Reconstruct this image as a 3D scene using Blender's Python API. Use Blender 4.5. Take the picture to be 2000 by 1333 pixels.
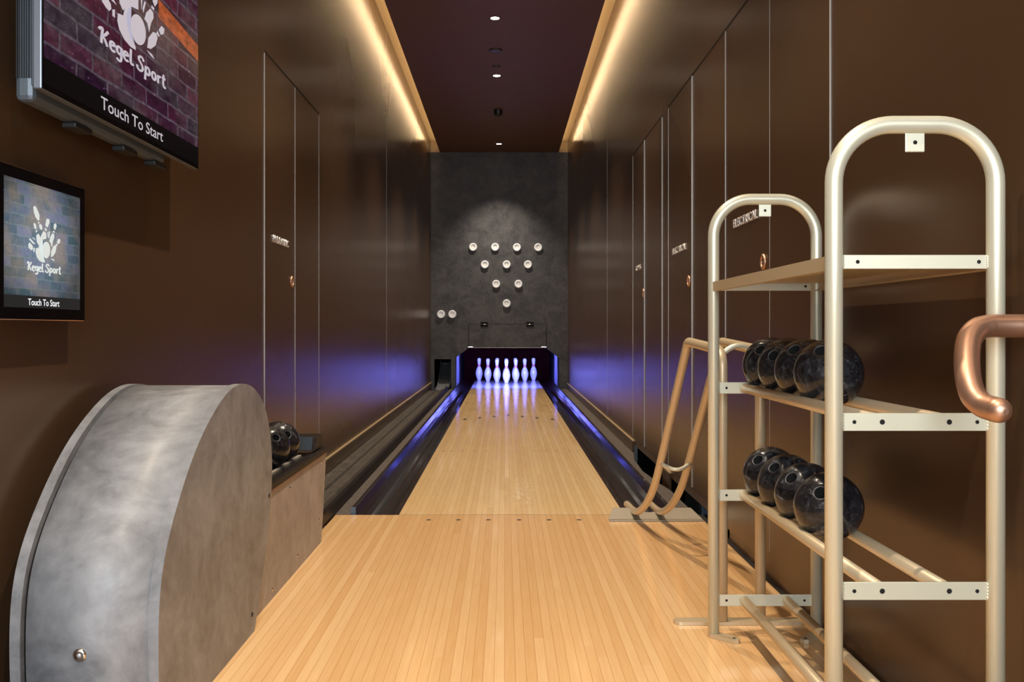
import bpy, bmesh, math, random
from mathutils import Vector, Matrix
for o in list(bpy.data.objects): bpy.data.objects.remove(o)
S = bpy.context.scene
COL = S.collection
PI = math.pi
# ------------------------------------------------------------------ camera, world, exposure, large lights
cam = bpy.data.objects.new('camera', bpy.data.cameras.new('camera')); COL.objects.link(cam)
cam.location = (0, 0, .87); cam.rotation_euler = (PI/2, 0, 0)
cam.data.sensor_width = 36; cam.data.lens = 33.3; cam.data.shift_x = .00715; cam.data.shift_y = -.0119
cam.data.clip_start = .05
S.camera = cam
S.view_settings.view_transform = 'Standard'; S.view_settings.look = 'None'
S.view_settings.gamma = 1; S.view_settings.use_curve_mapping = False
S.view_settings.exposure = .7
w = bpy.data.worlds.new('world'); S.world = w; w.use_nodes = True
w.node_tree.nodes['Background'].inputs[0].default_value = (.80, .88, 1, 1)
w.node_tree.nodes['Background'].inputs[1].default_value = .6
def light(name, kind, loc, direction, energy, color, parent=None, **kw):
    d = bpy.data.lights.new(name, kind); d.energy = energy; d.color = color
    for k, v in kw.items(): setattr(d, k, v)
    o = bpy.data.objects.new(name, d); COL.objects.link(o)
    o.location = loc; o.rotation_euler = Vector(direction).to_track_quat('-Z', 'Y').to_euler()
    if parent: o.parent = parent
    return o
# fill light added behind the camera, in an assumed opening of the back wall
light('rear_fill', 'AREA', (-.08, -1.62, 1.70), (0, 1, -.06), 90, (.82, .92, 1), shape='RECTANGLE', size=1.5, size_y=2.2)
# cove strips along both walls
for sx, nm in ((-.9385, 'cove_strip_left'), (.7825, 'cove_strip_right')):
    light(nm, 'AREA', (sx, 6.0, 3.468), (0, 0, -1), 17, (1, .70, .38), shape='RECTANGLE', size=.008, size_y=14.0).rotation_euler = (0, math.radians(48) * (1 if sx < 0 else -1), 0)
    light(nm.replace('strip', 'uplight'), 'AREA', (sx, 6.0, 3.474), (0, 0, 1), 8, (1, .74, .42), shape='RECTANGLE', size=.008, size_y=15.3).rotation_euler = (0, math.radians(140) * (1 if sx < 0 else -1), 0)
# blue lamp over the pins, behind the mask
light('pit_blue_light', 'AREA', (.03, 13.95, .64), (0, 1, -.40), 74, (.17, .19, 1), shape='RECTANGLE', size=1.25, size_y=.05)

# ------------------------------------------------------------------ materials
def mat(name, color, rough=.5, metal=0, coat=0, spec=.5, emit=None, es=0):
    m = bpy.data.materials.new(name); m.use_nodes = True
    b = m.node_tree.nodes['Principled BSDF']
    b.inputs['Base Color'].default_value = (*color, 1); b.inputs['Roughness'].default_value = rough
    b.inputs['Metallic'].default_value = metal; b.inputs['Coat Weight'].default_value = coat
    b.inputs['Specular IOR Level'].default_value = spec; b.inputs['Coat Roughness'].default_value = .05
    if emit: b.inputs['Emission Color'].default_value = (*emit, 1); b.inputs['Emission Strength'].default_value = es
    return m
class N:
    def __init__(s, m): s.t = m.node_tree; s.b = s.t.nodes['Principled BSDF']
    def n(s, typ, **kw):
        x = s.t.nodes.new(typ)
        for k, v in kw.items(): setattr(x, k, v)
        return x
    def l(s, a, b): s.t.links.new(a, b)
    def pos(s, scale=(1, 1, 1), obj=False):
        m = s.n('ShaderNodeMapping'); m.inputs['Scale'].default_value = scale
        if obj: s.l(s.n('ShaderNodeTexCoord').outputs['Object'], m.inputs[0])
        else: s.l(s.n('ShaderNodeNewGeometry').outputs['Position'], m.inputs[0])
        return m.outputs[0]
    def noise(s, vec, scale, detail=4, rough=.5, dist=0):
        x = s.n('ShaderNodeTexNoise'); x.inputs['Scale'].default_value = scale; x.inputs['Detail'].default_value = detail
        x.inputs['Roughness'].default_value = rough; x.inputs['Distortion'].default_value = dist
        s.l(vec, x.inputs['Vector']); return x.outputs[0]
    def ramp(s, fac, stops):
        r = s.n('ShaderNodeValToRGB'); e = r.color_ramp.elements
        while len(e) < len(stops): e.new(.5)
        for i, (p, c) in enumerate(stops):
            e[i].position = p; e[i].color = (*c, 1) if len(c) == 3 else c
        s.l(fac, r.inputs[0]); return r.outputs[0]
    def math(s, op, a, b=None, c=None, clamp=False):
        x = s.n('ShaderNodeMath', operation=op, use_clamp=clamp)
        for i, v in enumerate((a, b, c)):
            if v is None: continue
            if isinstance(v, (int, float)): x.inputs[i].default_value = v
            else: s.l(v, x.inputs[i])
        return x.outputs[0]
    def mix(s, fac, a, b, mode='MIX'):
        x = s.n('ShaderNodeMix', data_type='RGBA', blend_type=mode)
        for i, v in ((0, fac), (6, a), (7, b)):
            if isinstance(v, (int, float)): x.inputs[i].default_value = v
            elif isinstance(v, tuple): x.inputs[i].default_value = (*v, 1)
            else: s.l(v, x.inputs[i])
        return x.outputs[2]
    def bump(s, h, strength=.1, dist=.01):
        x = s.n('ShaderNodeBump'); x.inputs['Strength'].default_value = strength; x.inputs['Distance'].default_value = dist
        s.l(h, x.inputs['Height']); s.l(x.outputs[0], s.b.inputs['Normal'])
def wood(name, light_c, dark_c, seam_c, scuffs, blen=6.0):
    m = mat(name, light_c, .28, coat=.22, spec=.35); n = N(m)
    p = n.pos(); sep = n.n('ShaderNodeSeparateXYZ'); n.l(p, sep.inputs[0])
    bx = n.math('DIVIDE', sep.outputs[0], .0272); bi = n.math('FLOOR', bx); fx = n.math('FRACT', bx)
    wn = n.n('ShaderNodeTexWhiteNoise', noise_dimensions='1D'); n.l(bi, wn.inputs['W'])
    yy = n.math('ADD', n.math('DIVIDE', sep.outputs[1], blen), n.math('MULTIPLY', wn.outputs[0], 7)); bj = n.math('FLOOR', yy)
    cb = n.n('ShaderNodeCombineXYZ'); n.l(bi, cb.inputs[0]); n.l(bj, cb.inputs[1])
    wn2 = n.n('ShaderNodeTexWhiteNoise', noise_dimensions='2D'); n.l(cb.outputs[0], wn2.inputs['Vector'])
    gm = n.n('ShaderNodeMapping'); gm.inputs['Scale'].default_value = (90, 3.2, 1); n.l(p, gm.inputs[0])
    off = n.n('ShaderNodeVectorMath', operation='ADD'); n.l(gm.outputs[0], off.inputs[0]); n.l(wn2.outputs[1], off.inputs[1])
    grain = n.noise(off.outputs[0], 1.6, 5, .6, .4)
    gm2 = n.n('ShaderNodeMapping'); gm2.inputs['Scale'].default_value = (14, 1.2, 1); n.l(p, gm2.inputs[0])
    fig = n.noise(gm2.outputs[0], 3, 3)
    f = n.math('ADD', n.math('MULTIPLY', wn2.outputs[0], .55), n.math('MULTIPLY', grain, .75))
    f = n.math('ADD', f, n.math('MULTIPLY_ADD', fig, .3, -.25), clamp=True)
    c = n.mix(f, light_c, dark_c)
    seam = n.math('LESS_THAN', n.math('ABSOLUTE', n.math('SUBTRACT', fx, .5)), .474)
    seam = n.math('MULTIPLY_ADD', n.math('SUBTRACT', 1, seam), .62, 0)
    c = n.mix(seam, c, seam_c)
    if scuffs:
        sp = n.noise(n.pos((60, 26, 1)), 1.0, 5, .75)
        dx = n.math('POWER', n.math('DIVIDE', n.math('SUBTRACT', sep.outputs[0], .10), .15), 2)
        dy = n.math('POWER', n.math('DIVIDE', n.math('SUBTRACT', sep.outputs[1], 5.1), .95), 2)
        g = n.math('MULTIPLY', n.math('EXPONENT', n.math('MULTIPLY', n.math('ADD', dx, dy), -1)), .2)
        k = n.math('GREATER_THAN', n.math('ADD', sp, g), .75)
        c = n.mix(n.math('MULTIPLY', k, .6), c, (.95, .85, .66))
    n.l(c, n.b.inputs['Base Color'])
    rr = n.noise(n.pos((3, 1, 1)), 2, 3); n.l(n.math('MULTIPLY_ADD', rr, .10, .10), n.b.inputs['Roughness'])
    n.b.inputs['Coat Roughness'].default_value = .07
    return m
M = {}
M['lane'] = wood('lane_maple', (.92, .68, .38), (.74, .48, .21), (.42, .20, .07), True)
M['approach'] = wood('approach_maple', (.84, .57, .30), (.68, .39, .16), (.42, .17, .05), False)
def bronze(name, c1, c2, metal=.35, rough=.27):
    m = mat(name, c1, rough, metal); n = N(m)
    a = n.noise(n.pos((.5, .5, .5)), 1, 1, .4)
    n.l(n.math('MULTIPLY_ADD', a, .02, rough-.005), n.b.inputs['Roughness'])
    return m
M['wall'] = bronze('bronze_wall_panel', (.098, .053, .027), (.122, .068, .035))
M['ceiling'] = bronze('brown_ceiling_panel', (.135, .068, .034), (.120, .064, .046), .1, .5)
M['cove'] = mat('cove_paint', (.50, .36, .20), .6)
M['ledge'] = mat('brass_ledge', (.62, .46, .27), .35, .3)
M['seam'] = mat('pale_metal_edge', (.46, .43, .39), .4, .3)
M['letters'] = mat('polished_letters', (.80, .78, .76), .25, .5)
M['groove'] = mat('dark_groove', (.012, .008, .006), .6)
def plaster(name, c1, c2, scale, rough, bump=.1, spec=.4):
    m = mat(name, c1, rough, spec=spec); n = N(m)
    a = n.noise(n.pos(), scale, 8, .68, .6); b = n.noise(n.pos(), scale*5, 5, .6)
    f = n.math('ADD', n.math('MULTIPLY', a, .75), n.math('MULTIPLY', b, .25))
    n.l(n.ramp(f, [(.38, c1), (.62, c2)]), n.b.inputs['Base Color']); n.bump(b, bump, .002)
    n.l(n.math('MULTIPLY_ADD', a, .25, rough-.12), n.b.inputs['Roughness'])
    return m
M['mask'] = plaster('dark_mottled_plaster', (.050, .053, .062), (.115, .118, .132), 5.0, .55)
M['concrete'] = plaster('concrete_laminate', (.145, .145, .152), (.30, .30, .312), 5, .44, .03)
M['hood'] = plaster('glossy_concrete_laminate', (.17, .172, .182), (.34, .345, .36), 5, .50, .02)
M['hood'].node_tree.nodes['Principled BSDF'].inputs['Coat Weight'].default_value = .12
M['hood'].node_tree.nodes['Principled BSDF'].inputs['Coat Roughness'].default_value = .3
M['body'] = plaster('pinkish_concrete_laminate', (.27, .24, .232), (.42, .385, .37), 5, .45, .02)
M['carpet'] = plaster('grey_brown_carpet', (.055, .046, .042), (.15, .125, .11), 60, .95, .8)
M['track'] = plaster('worn_grey_track', (.062, .056, .050), (.115, .104, .092), 14, .36, .05)
M['gutter'] = mat('black_gutter_plastic', (.020, .015, .014), .13, coat=.6)
M['gutter'].node_tree.nodes['Principled BSDF'].inputs['Coat Roughness'].default_value = .06
M['blackplastic'] = plaster('black_worn_plastic', (.008, .006, .006), (.024, .019, .018), 30, .45, .05, .18)
M['black'] = mat('black_paint', (.01, .01, .011), .5)
M['void'] = mat('void_black', (.004, .004, .004), .9)
M['champagne'] = mat('champagne_metal_paint', (.66, .64, .50), .36, .42)
M['champagne_warmlit'] = mat('champagne_paint_warmlit', (.60, .48, .31), .40, .35)  # same champagne paint with the downlights' warm light put into its colour
M['plate'] = mat('grey_gold_plate', (.36, .32, .25), .42, .5)
M['copper'] = mat('brushed_copper', (.54, .32, .22), .42, .9)
M['chrome'] = mat('chrome', (.75, .72, .68), .18, 1)
M['steel'] = mat('galvanised_steel', (.48, .50, .53), .34, .35)
M['bluegrey'] = mat('blue_grey_metal', (.10, .14, .19), .4, .3)
M['bluegreyplastic'] = mat('blue_grey_plastic', (.03, .042, .055), .5, spec=.2)
M['lip'] = mat('brown_lip', (.20, .11, .07), .4)
M['orange'] = mat('orange_button', (.85, .36, .04), .4, emit=(1, .42, .05), es=.35)
M['pin'] = mat('pin_white', (.88, .88, .90), .16, coat=.5)
M['pinred'] = mat('pin_red', (.80, .02, .12), .2, coat=.5)
M['puck'] = mat('white_puck', (.80, .82, .85), .35, emit=(1, .97, .92), es=.12)
M['maroon'] = plaster('maroon_curtain', (.012, .001, .001), (.022, .002, .002), 8, .9, .1, .05)
M['kick'] = mat('dark_kickback', (.006, .006, .007), .5, spec=.15)
M['kickedge'] = mat('pale_kickback_edge', (.10, .10, .15), .4)
M['deck'] = mat('pin_deck', (.60, .55, .50), .16, coat=.6)
M['lamp'] = mat('lamp_lens', (1, 1, 1), .4, emit=(1, .88, .70), es=14)
M['bluelamp'] = mat('blue_lamp_tube', (.3, .3, 1), .4, emit=(.2, .25, 1), es=10)
M['darkdisc'] = mat('dark_smoked_plastic', (.022, .016, .020), .3)
M['glass'] = mat('black_bezel_glass', (.003, .003, .004), .08, spec=.12)
M['tvback'] = mat('grey_tv_casing', (.10, .12, .14), .42, .3)
M['tvedge'] = mat('silver_tv_edge', (.20, .22, .25), .35, .6)
M['roseedge'] = mat('rose_metal_edge', (.75, .42, .28), .25, .9)
def ballmat():
    m = mat('black_marbled_ball', (.01, .01, .01), .14, coat=.15, spec=.4); n = N(m)
    o = n.n('ShaderNodeObjectInfo'); tc = n.n('ShaderNodeTexCoord')
    ad = n.n('ShaderNodeVectorMath', operation='ADD'); n.l(tc.outputs['Object'], ad.inputs[0]); n.l(o.outputs['Random'], ad.inputs[1])
    a = n.noise(ad.outputs[0], 22, 9, .72, 1.6); b = n.noise(ad.outputs[0], 9, 4, .5, 1)
    mp = n.n('ShaderNodeMapping'); mp.inputs['Scale'].default_value = (1, 1, 3.5); mp.inputs['Rotation'].default_value = (.5, .7, 0); n.l(ad.outputs[0], mp.inputs[0])
    c = n.noise(mp.outputs[0], 38, 6, .7, .8)
    base = n.ramp(a, [(.40, (.006, .006, .007)), (.56, (.022, .022, .026)), (.70, (.085, .09, .10))])
    sp = n.ramp(c, [(.585, (0, 0, 0)), (.66, (1, 1, 1))]); msk = n.math('MULTIPLY', sp, n.ramp(b, [(.45, (0, 0, 0)), (.6, (1, 1, 1))]))
    n.l(n.mix(n.math('MULTIPLY', msk, .7), base, (.30, .32, .36)), n.b.inputs['Base Color'])
    n.l(n.math('MULTIPLY_ADD', a, .3, .06), n.b.inputs['Roughness'])
    return m
M['ball'] = ballmat(); M['rim'] = mat('hole_rim_highlight', (.08, .08, .083), .3)  # rim highlight put into a lighter ring around the hole
def screenmat(name, tv):
    """a lit display showing a photograph of a brick wall over a black strip (object space is the screen: x 0..1, y 0..1)"""
    m = mat(name, (.002, .002, .002), .12, spec=.15); n = N(m)
    tc = n.n('ShaderNodeTexCoord'); uv = tc.outputs['UV']
    br = n.n('ShaderNodeTexBrick'); br.offset = .5
    mp = n.n('ShaderNodeMapping'); mp.inputs['Scale'].default_value = (1.33, 1, 1)
    wob = n.n('ShaderNodeTexNoise'); wob.inputs['Scale'].default_value = 7; wob.inputs['Detail'].default_value = 4; n.l(uv, wob.inputs[0])
    wsc = n.n('ShaderNodeVectorMath', operation='SCALE'); n.l(wob.outputs[1], wsc.inputs[0]); wsc.inputs['Scale'].default_value = .022
    wad = n.n('ShaderNodeVectorMath', operation='ADD'); n.l(uv, wad.inputs[0]); n.l(wsc.outputs[0], wad.inputs[1]); n.l(wad.outputs[0], mp.inputs[0])
    n.l(mp.outputs[0], br.inputs['Vector'])
    br.inputs['Scale'].default_value = 1; br.inputs['Brick Width'].default_value = .22; br.inputs['Row Height'].default_value = .082
    br.inputs['Mortar Size'].default_value = .007; br.inputs['Mortar Smooth'].default_value = .3; br.inputs['Bias'].default_value = 0
    big = n.noise(uv, 3.2, 2); fine = n.noise(uv, 26, 8, .7); fine2 = n.noise(uv, 55, 5, .7)
    sep = n.n('ShaderNodeSeparateXYZ'); n.l(uv, sep.inputs[0])
    if tv:
        br.inputs[1].default_value = (.012, .004, .018, 1); br.inputs[2].default_value = (.075, .010, .030, 1); br.inputs[3].default_value = (.085, .06, .085, 1)
        c = n.mix(n.ramp(big, [(.42, (0, 0, 0)), (.58, (1, 1, 1))]), br.outputs[0], (.10, .09, .09), 'MIX')
        c = n.mix(.62, c, br.outputs[0])
        d = n.math('ABSOLUTE', n.math('SUBTRACT', n.math('ADD', n.math('MULTIPLY', sep.outputs[0], .15), sep.outputs[1]), .775))
        og = n.math('MULTIPLY', n.math('LESS_THAN', d, .045), n.math('GREATER_THAN', sep.outputs[0], .66))
        c = n.mix(n.math('MULTIPLY', og, .8), c, (.42, .085, .02))
        c = n.mix(n.ramp(fine2, [(.60, (0, 0, 0)), (.72, (.7, .7, .7))]), c, (.26, .20, .25))
        k = n.ramp(fine, [(.35, (.30, .30, .30)), (.62, (.85, .85, .85))])
    else:
        br.inputs[1].default_value = (.045, .085, .10, 1); br.inputs[2].default_value = (.13, .14, .21, 1); br.inputs[3].default_value = (.11, .145, .165, 1)
        c = n.mix(n.ramp(big, [(.42, (0, 0, 0)), (.62, (.7, .7, .7))]), br.outputs[0], (.20, .16, .13))
        k = n.ramp(fine, [(.30, (.62, .62, .62)), (.65, (.85, .85, .85))])
        vg = n.math('ADD', n.math('POWER', n.math('SUBTRACT', sep.outputs[0], .42), 2), n.math('POWER', n.math('SUBTRACT', sep.outputs[1], .55), 2))
        k = n.mix(1.0, k, n.ramp(vg, [(.0, (1, 1, 1)), (.34, (.30, .30, .30))]), 'MULTIPLY')
    c = n.mix(1.0, c, k, 'MULTIPLY')
    on = n.math('GREATER_THAN', sep.outputs[1], .097)
    e = n.mix(on, (.0015, .0015, .002) if tv else (.008, .008, .008), c)
    n.l(e, n.b.inputs['Emission Color']); n.b.inputs['Emission Strength'].default_value = .9 if tv else 1.5
    return m
M['tvscreen'] = screenmat('lit_tv_screen', True); M['tabscreen'] = screenmat('lit_touch_screen', False)
M['tvink'] = mat('tv_lettering_glow', (.3, .3, .33), .5, emit=(.19, .18, .22), es=1)
M['tabink'] = mat('touch_screen_lettering_glow', (.3, .3, .3), .5, emit=(.30, .345, .34), es=1)
M['whiteink'] = mat('white_lettering_glow', (.3, .3, .3), .5, emit=(.55, .58, .62), es=1)
# ------------------------------------------------------------------ mesh helpers
class MB:
    def __init__(s): s.bm = bmesh.new()
    def face(s, pts, mi=0, smooth=False):
        f = s.bm.faces.new([s.bm.verts.new(p) for p in pts]); f.material_index = mi; f.smooth = smooth; return f
    def box(s, x0, x1, y0, y1, z0, z1, mi=0, bevel=0):
        v = [s.bm.verts.new((x, y, z)) for x in (x0, x1) for y in (y0, y1) for z in (z0, z1)]
        fs = [s.bm.faces.new([v[i] for i in q]) for q in ((0, 1, 3, 2), (4, 6, 7, 5), (0, 4, 5, 1), (2, 3, 7, 6), (0, 2, 6, 4), (1, 5, 7, 3))]
        for f in fs: f.material_index = mi
        if bevel:
            es = list({e for f in fs for e in f.edges})
            bmesh.ops.bevel(s.bm, geom=es, offset=bevel, segments=2, affect='EDGES', profile=.5)
        return s
    def prism(s, poly, axis, a, b, mi=0, smooth=False):
        """extrude a 2D polygon along an axis; poly is in the two other axes (x,z for 'y'; y,z for 'x'; x,y for 'z')"""
        def P(p, t): return {'y': (p[0], t, p[1]), 'x': (t, p[0], p[1]), 'z': (p[0], p[1], t)}[axis]
        A = [s.bm.verts.new(P(p, a)) for p in poly]; B = [s.bm.verts.new(P(p, b)) for p in poly]
        n = len(poly)
        for f in (s.bm.faces.new(A), s.bm.faces.new(B[::-1])): f.material_index = mi
        for i in range(n):
            f = s.bm.faces.new((A[i], B[i], B[(i+1) % n], A[(i+1) % n])); f.material_index = mi; f.smooth = smooth
        return s
    def strip(s, prof, y0, y1, mi=0, smooth=True, cuts=1):
        """open profile (x,z) run along y"""
        rows = [[s.bm.verts.new((x, y0+(y1-y0)*k/cuts, z)) for x, z in prof] for k in range(cuts+1)]
        for r0, r1 in zip(rows, rows[1:]):
            for i in range(len(prof)-1):
                f = s.bm.faces.new((r0[i], r0[i+1], r1[i+1], r1[i])); f.smooth = smooth; f.material_index = mi
        return s
    def tube(s, path, r, seg=20, mi=0, cap=True, round_end=False):
        path = [Vector(p) for p in path]; rings = []
        t = (path[1]-path[0]).normalized(); u = t.orthogonal().normalized()
        rad = r if isinstance(r, (list, tuple)) else [r]*len(path)
        if round_end:
            e = (path[-1]-path[-2]).normalized(); p = path[-1]; r0 = rad[-1]; rad = list(rad)
            for k in range(1, 7):
                a = k*PI/14; path.append(p+e*r0*math.sin(a)); rad.append(r0*math.cos(a))
        for i, p in enumerate(path):
            if i == 0: t2 = path[1]-path[0]
            elif i == len(path)-1: t2 = path[-1]-path[-2]
            else: t2 = (path[i+1]-p).normalized()+(p-path[i-1]).normalized()
            t2.normalize(); u = t.rotation_difference(t2) @ u; t = t2; v = t.cross(u)
            rings.append([s.bm.verts.new(p+(u*math.cos(2*PI*k/seg)+v*math.sin(2*PI*k/seg))*rad[i]) for k in range(seg)])
        for a, b in zip(rings, rings[1:]):
            for k in range(seg):
                f = s.bm.faces.new((a[k], a[(k+1) % seg], b[(k+1) % seg], b[k])); f.smooth = True; f.material_index = mi
        if cap:
            for rg in (rings[0][::-1], rings[-1]): s.bm.faces.new(rg).material_index = mi
        return s
    def lathe(s, prof, c=(0, 0, 0), axis=(0, 0, 1), seg=32, smooth=True, mats=None):
        q = Vector(axis).to_track_quat('Z', 'Y'); c = Vector(c); rings = []
        for r, z in prof:
            if r < 1e-6: rings.append([s.bm.verts.new(c+q @ Vector((0, 0, z)))])
            else: rings.append([s.bm.verts.new(c+q @ Vector((r*math.cos(2*PI*k/seg), r*math.sin(2*PI*k/seg), z))) for k in range(seg)])
        for i, (a, b) in enumerate(zip(rings, rings[1:])):
            for k in range(seg):
                k2 = (k+1) % seg
                if len(a) == 1 and len(b) == 1: continue
                if len(a) == 1: f = s.bm.faces.new((a[0], b[k], b[k2]))
                elif len(b) == 1: f = s.bm.faces.new((a[k], b[0], a[k2]))
                else: f = s.bm.faces.new((a[k], b[k], b[k2], a[k2]))
                f.smooth = smooth
                if mats: f.material_index = mats[i]
        return s
    def build(s, name, mats, parent=None, loc=None):
        bmesh.ops.recalc_face_normals(s.bm, faces=s.bm.faces[:])
        me = bpy.data.meshes.new(name); s.bm.to_mesh(me); s.bm.free()
        for m in (mats if isinstance(mats, (list, tuple)) else [mats]): me.materials.append(M[m])
        o = bpy.data.objects.new(name, me); COL.objects.link(o)
        if loc is not None: o.location = loc; me.transform(Matrix.Translation(-Vector(loc)))
        if parent is not None:
            o.parent = parent
            if loc is None:
                off = world_of(parent); me.transform(Matrix.Translation(-off))
            elif loc is not None: o.location = Vector(loc)-world_of(parent)
        return o
def world_of(o):
    v = Vector((0, 0, 0))
    while o is not None: v += o.location; o = o.parent
    return v
def tag(o, label, cat, group=None):
    o['label'] = label; o['category'] = cat
    if group: o['group'] = group
    return o
def thing(name, label, cat, loc=(0, 0, 0), group=None):
    o = bpy.data.objects.new(name, None); COL.objects.link(o); o.location = loc; o.empty_display_size = .05
    return tag(o, label, cat, group)
def struct(o): o['kind'] = 'structure'; return o
def fillet(pts, r, n=10):
    """round the corners of a polyline"""
    pts = [Vector(p) for p in pts]; out = [pts[0]]
    rr = r if isinstance(r, (list, tuple)) else [r]*(len(pts)-2)
    for i in range(1, len(pts)-1):
        a = (pts[i-1]-pts[i]); b = (pts[i+1]-pts[i]); la, lb = a.length, b.length; a.normalize(); b.normalize()
        ang = a.angle(b); d = min(rr[i-1]/math.tan(ang/2), la*.49 if i > 1 else la*.95, lb*.49 if i < len(pts)-2 else lb*.95)
        R = d*math.tan(ang/2); c = pts[i]+(a+b).normalized()*(R/math.sin(ang/2))
        s0 = pts[i]+a*d-c; s1 = pts[i]+b*d-c; sw = s0.angle(s1)
        for k in range(n+1): out.append(c+(s0*math.sin(sw*(1-k/n))+s1*math.sin(sw*k/n))/math.sin(sw))
    out.append(pts[-1]); return out
def spline(pts, n=6):
    pts = [Vector(p) for p in pts]; P = [2*pts[0]-pts[1]]+pts+[2*pts[-1]-pts[-2]]; out = []
    for i in range(1, len(P)-2):
        for k in range(n):
            t = k/n; a, b, c, d = P[i-1:i+3]
            out.append(.5*((2*b)+(c-a)*t+(2*a-5*b+4*c-d)*t*t+(3*b-a-3*c+d)*t**3))
    out.append(pts[-1]); return out
def text_mesh(body, width, height, extrude, bold=0.0):
    """lettering as a bmesh in x,y, fitted to width and capital height, starting at the origin"""
    cu = bpy.data.curves.new('t', 'FONT'); cu.body = body; cu.extrude = extrude; cu.offset = bold; cu.resolution_u = 4
    ob = bpy.data.objects.new('t', cu); COL.objects.link(ob); bpy.context.view_layer.update()
    dg = bpy.context.evaluated_depsgraph_get(); me = bpy.data.meshes.new_from_object(ob.evaluated_get(dg))
    bpy.data.objects.remove(ob)
    x0 = min(v.co.x for v in me.vertices); x1 = max(v.co.x for v in me.vertices)
    cu2 = .729                                                    # capital height of the built-in face, in em
    for v in me.vertices: v.co.x = (v.co.x-x0)/(x1-x0)*width; v.co.y = v.co.y/cu2*height
    return me
def place_mesh(me, origin, right, up, normal, name, m, parent):
    R_ = Matrix((Vector(right), Vector(up), Vector(normal))).transposed().to_4x4()
    off = world_of(parent) if parent else Vector((0, 0, 0))
    me.transform(Matrix.Translation(Vector(origin)-off) @ R_); me.materials.clear(); me.materials.append(M[m])
    o = bpy.data.objects.new(name, me); COL.objects.link(o); o.parent = parent; return o
LW, RW, FARY, CZ, CCZ = -1.07, .915, 13.73, 3.43, 3.585            # left wall, right wall, mask wall, ceiling, cove top
BACKY = -1.55
# ------------------------------------------------------------------ floor, lane, gutters
m = MB(); m.box(-.79, RW-.012, BACKY, 4.424, -.05, 0)
for x in (-.346, -.21, -.074, .066, .202, .339): m.lathe([(0, .0004), (.011, .0004)], (x, 4.31, 0), seg=14, mats=[1])
for x in (-.346, -.21, -.074, .066, .202, .339): m.lathe([(0, .0004), (.011, .0004)], (x, .45, 0), seg=14, mats=[1])
struct(m.build('floor', ['approach', 'black']))
struct(MB().box(LW-.1, -.7905, BACKY, 4.2, -.06, -.004).build('floor', 'carpet'))
struct(MB().box(LW-.1, RW+.5, 4.0, 17.2, -.22, -.16).build('floor', 'void'))
m = MB(); m.box(-.494, .560, 4.442, 13.725, -.05, 0)
for x, y in zip((-.383, -.244, -.105, .035, .177, .317, .458), (9.13, 9.27, 9.41, 9.56, 9.41, 9.27, 9.13)):
    m.face([(x-.022, y-.08, .0005), (x+.022, y-.08, .0005), (x, y+.08, .0005)], 1)
for x in (-.437, -.38, -.298, -.214, -.129, .205, .29, .374, .458, .513): m.lathe([(0, .0004), (.009, .0004)], (x, 6.74, 0), seg=14, mats=[1])
struct(MB().box(-.79, .90, 4.4272, 4.4415, -.06, -.035).build('trim_5', 'groove'))
o = m.build('bowling_lane', ['lane', 'black']); tag(o, 'long pale maple bowling lane with seven dark arrows, running to the pins', 'bowling lane')
MB().box(-.494, .560, 13.727, 15.99, -.05, 0).build('pin_deck', 'deck', o)
def gutter(name, label, xin, sgn, w):
    pr = [(xin, -.004), (xin+sgn*.028, -.004)]
    for k in range(0, 11):
        a = k/10; pr.append((xin+sgn*(.030+a*(w-.045)), -.006-.052*math.sin(PI*a)**.8+.030*a**3))
    pr += [(xin+sgn*(w-.014), .030), (xin+sgn*w, .030), (xin+sgn*w, -.09), (xin, -.09)]
    if sgn < 0: pr = pr[::-1]
    m = MB(); m.prism(pr, 'y', 4.45, 16.2, smooth=False)
    o = m.build(name, 'gutter'); tag(o, label, 'gutter')
    MB().box(min(xin+sgn*(w-.020), xin+sgn*(w+.002)), max(xin+sgn*(w-.020), xin+sgn*(w+.002)), 4.446, 4.4495, -.01, .032).build('end_bracket', 'bluegrey', o)
    return o
gutter('lane_gutter', 'glossy black gutter channel on the left side of the lane, beside the ball return track', -.4945, -1, .225)
gutter('lane_gutter', 'glossy black gutter channel on the right side of the lane, beside the ramp foot', .5605, 1, .225)
tag(MB().box(-.795, -.7225, 4.44, FARY, -.08, -.002).build('carpet_strip', 'carpet'), 'narrow grey-brown carpet strip between left gutter and ball track', 'carpet')
tag(MB().prism([(.788, 4.44), (.895, 4.44), (.895, 5.1), (.872, 5.35), (.845, 5.8), (.862, 6.3), (.908, 6.66), (.913, FARY), (.788, FARY)], 'z', -.08, -.002).build('carpet_strip', 'carpet'), 'grey-brown carpet strip with a torn edge along the right wall', 'carpet')
# ball return track
TR = [(-.8215, .0), (-.8215, .054), (-.832, .030), (-.866, .013), (-.869, .027), (-.882, .027), (-.885, .010), (-.953, .006), (-.956, .022), (-.968, .022), (-.971, .004), (-1.03, .002), (-1.056, .006), (-1.056, -.08), (-.8215, -.08)]
m = MB(); m.prism(TR, 'y', 3.985, 13.3)
o = m.build('ball_return_track', 'track'); tag(o, 'grey grooved ball return track running along foot of left wall', 'ball track')
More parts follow.
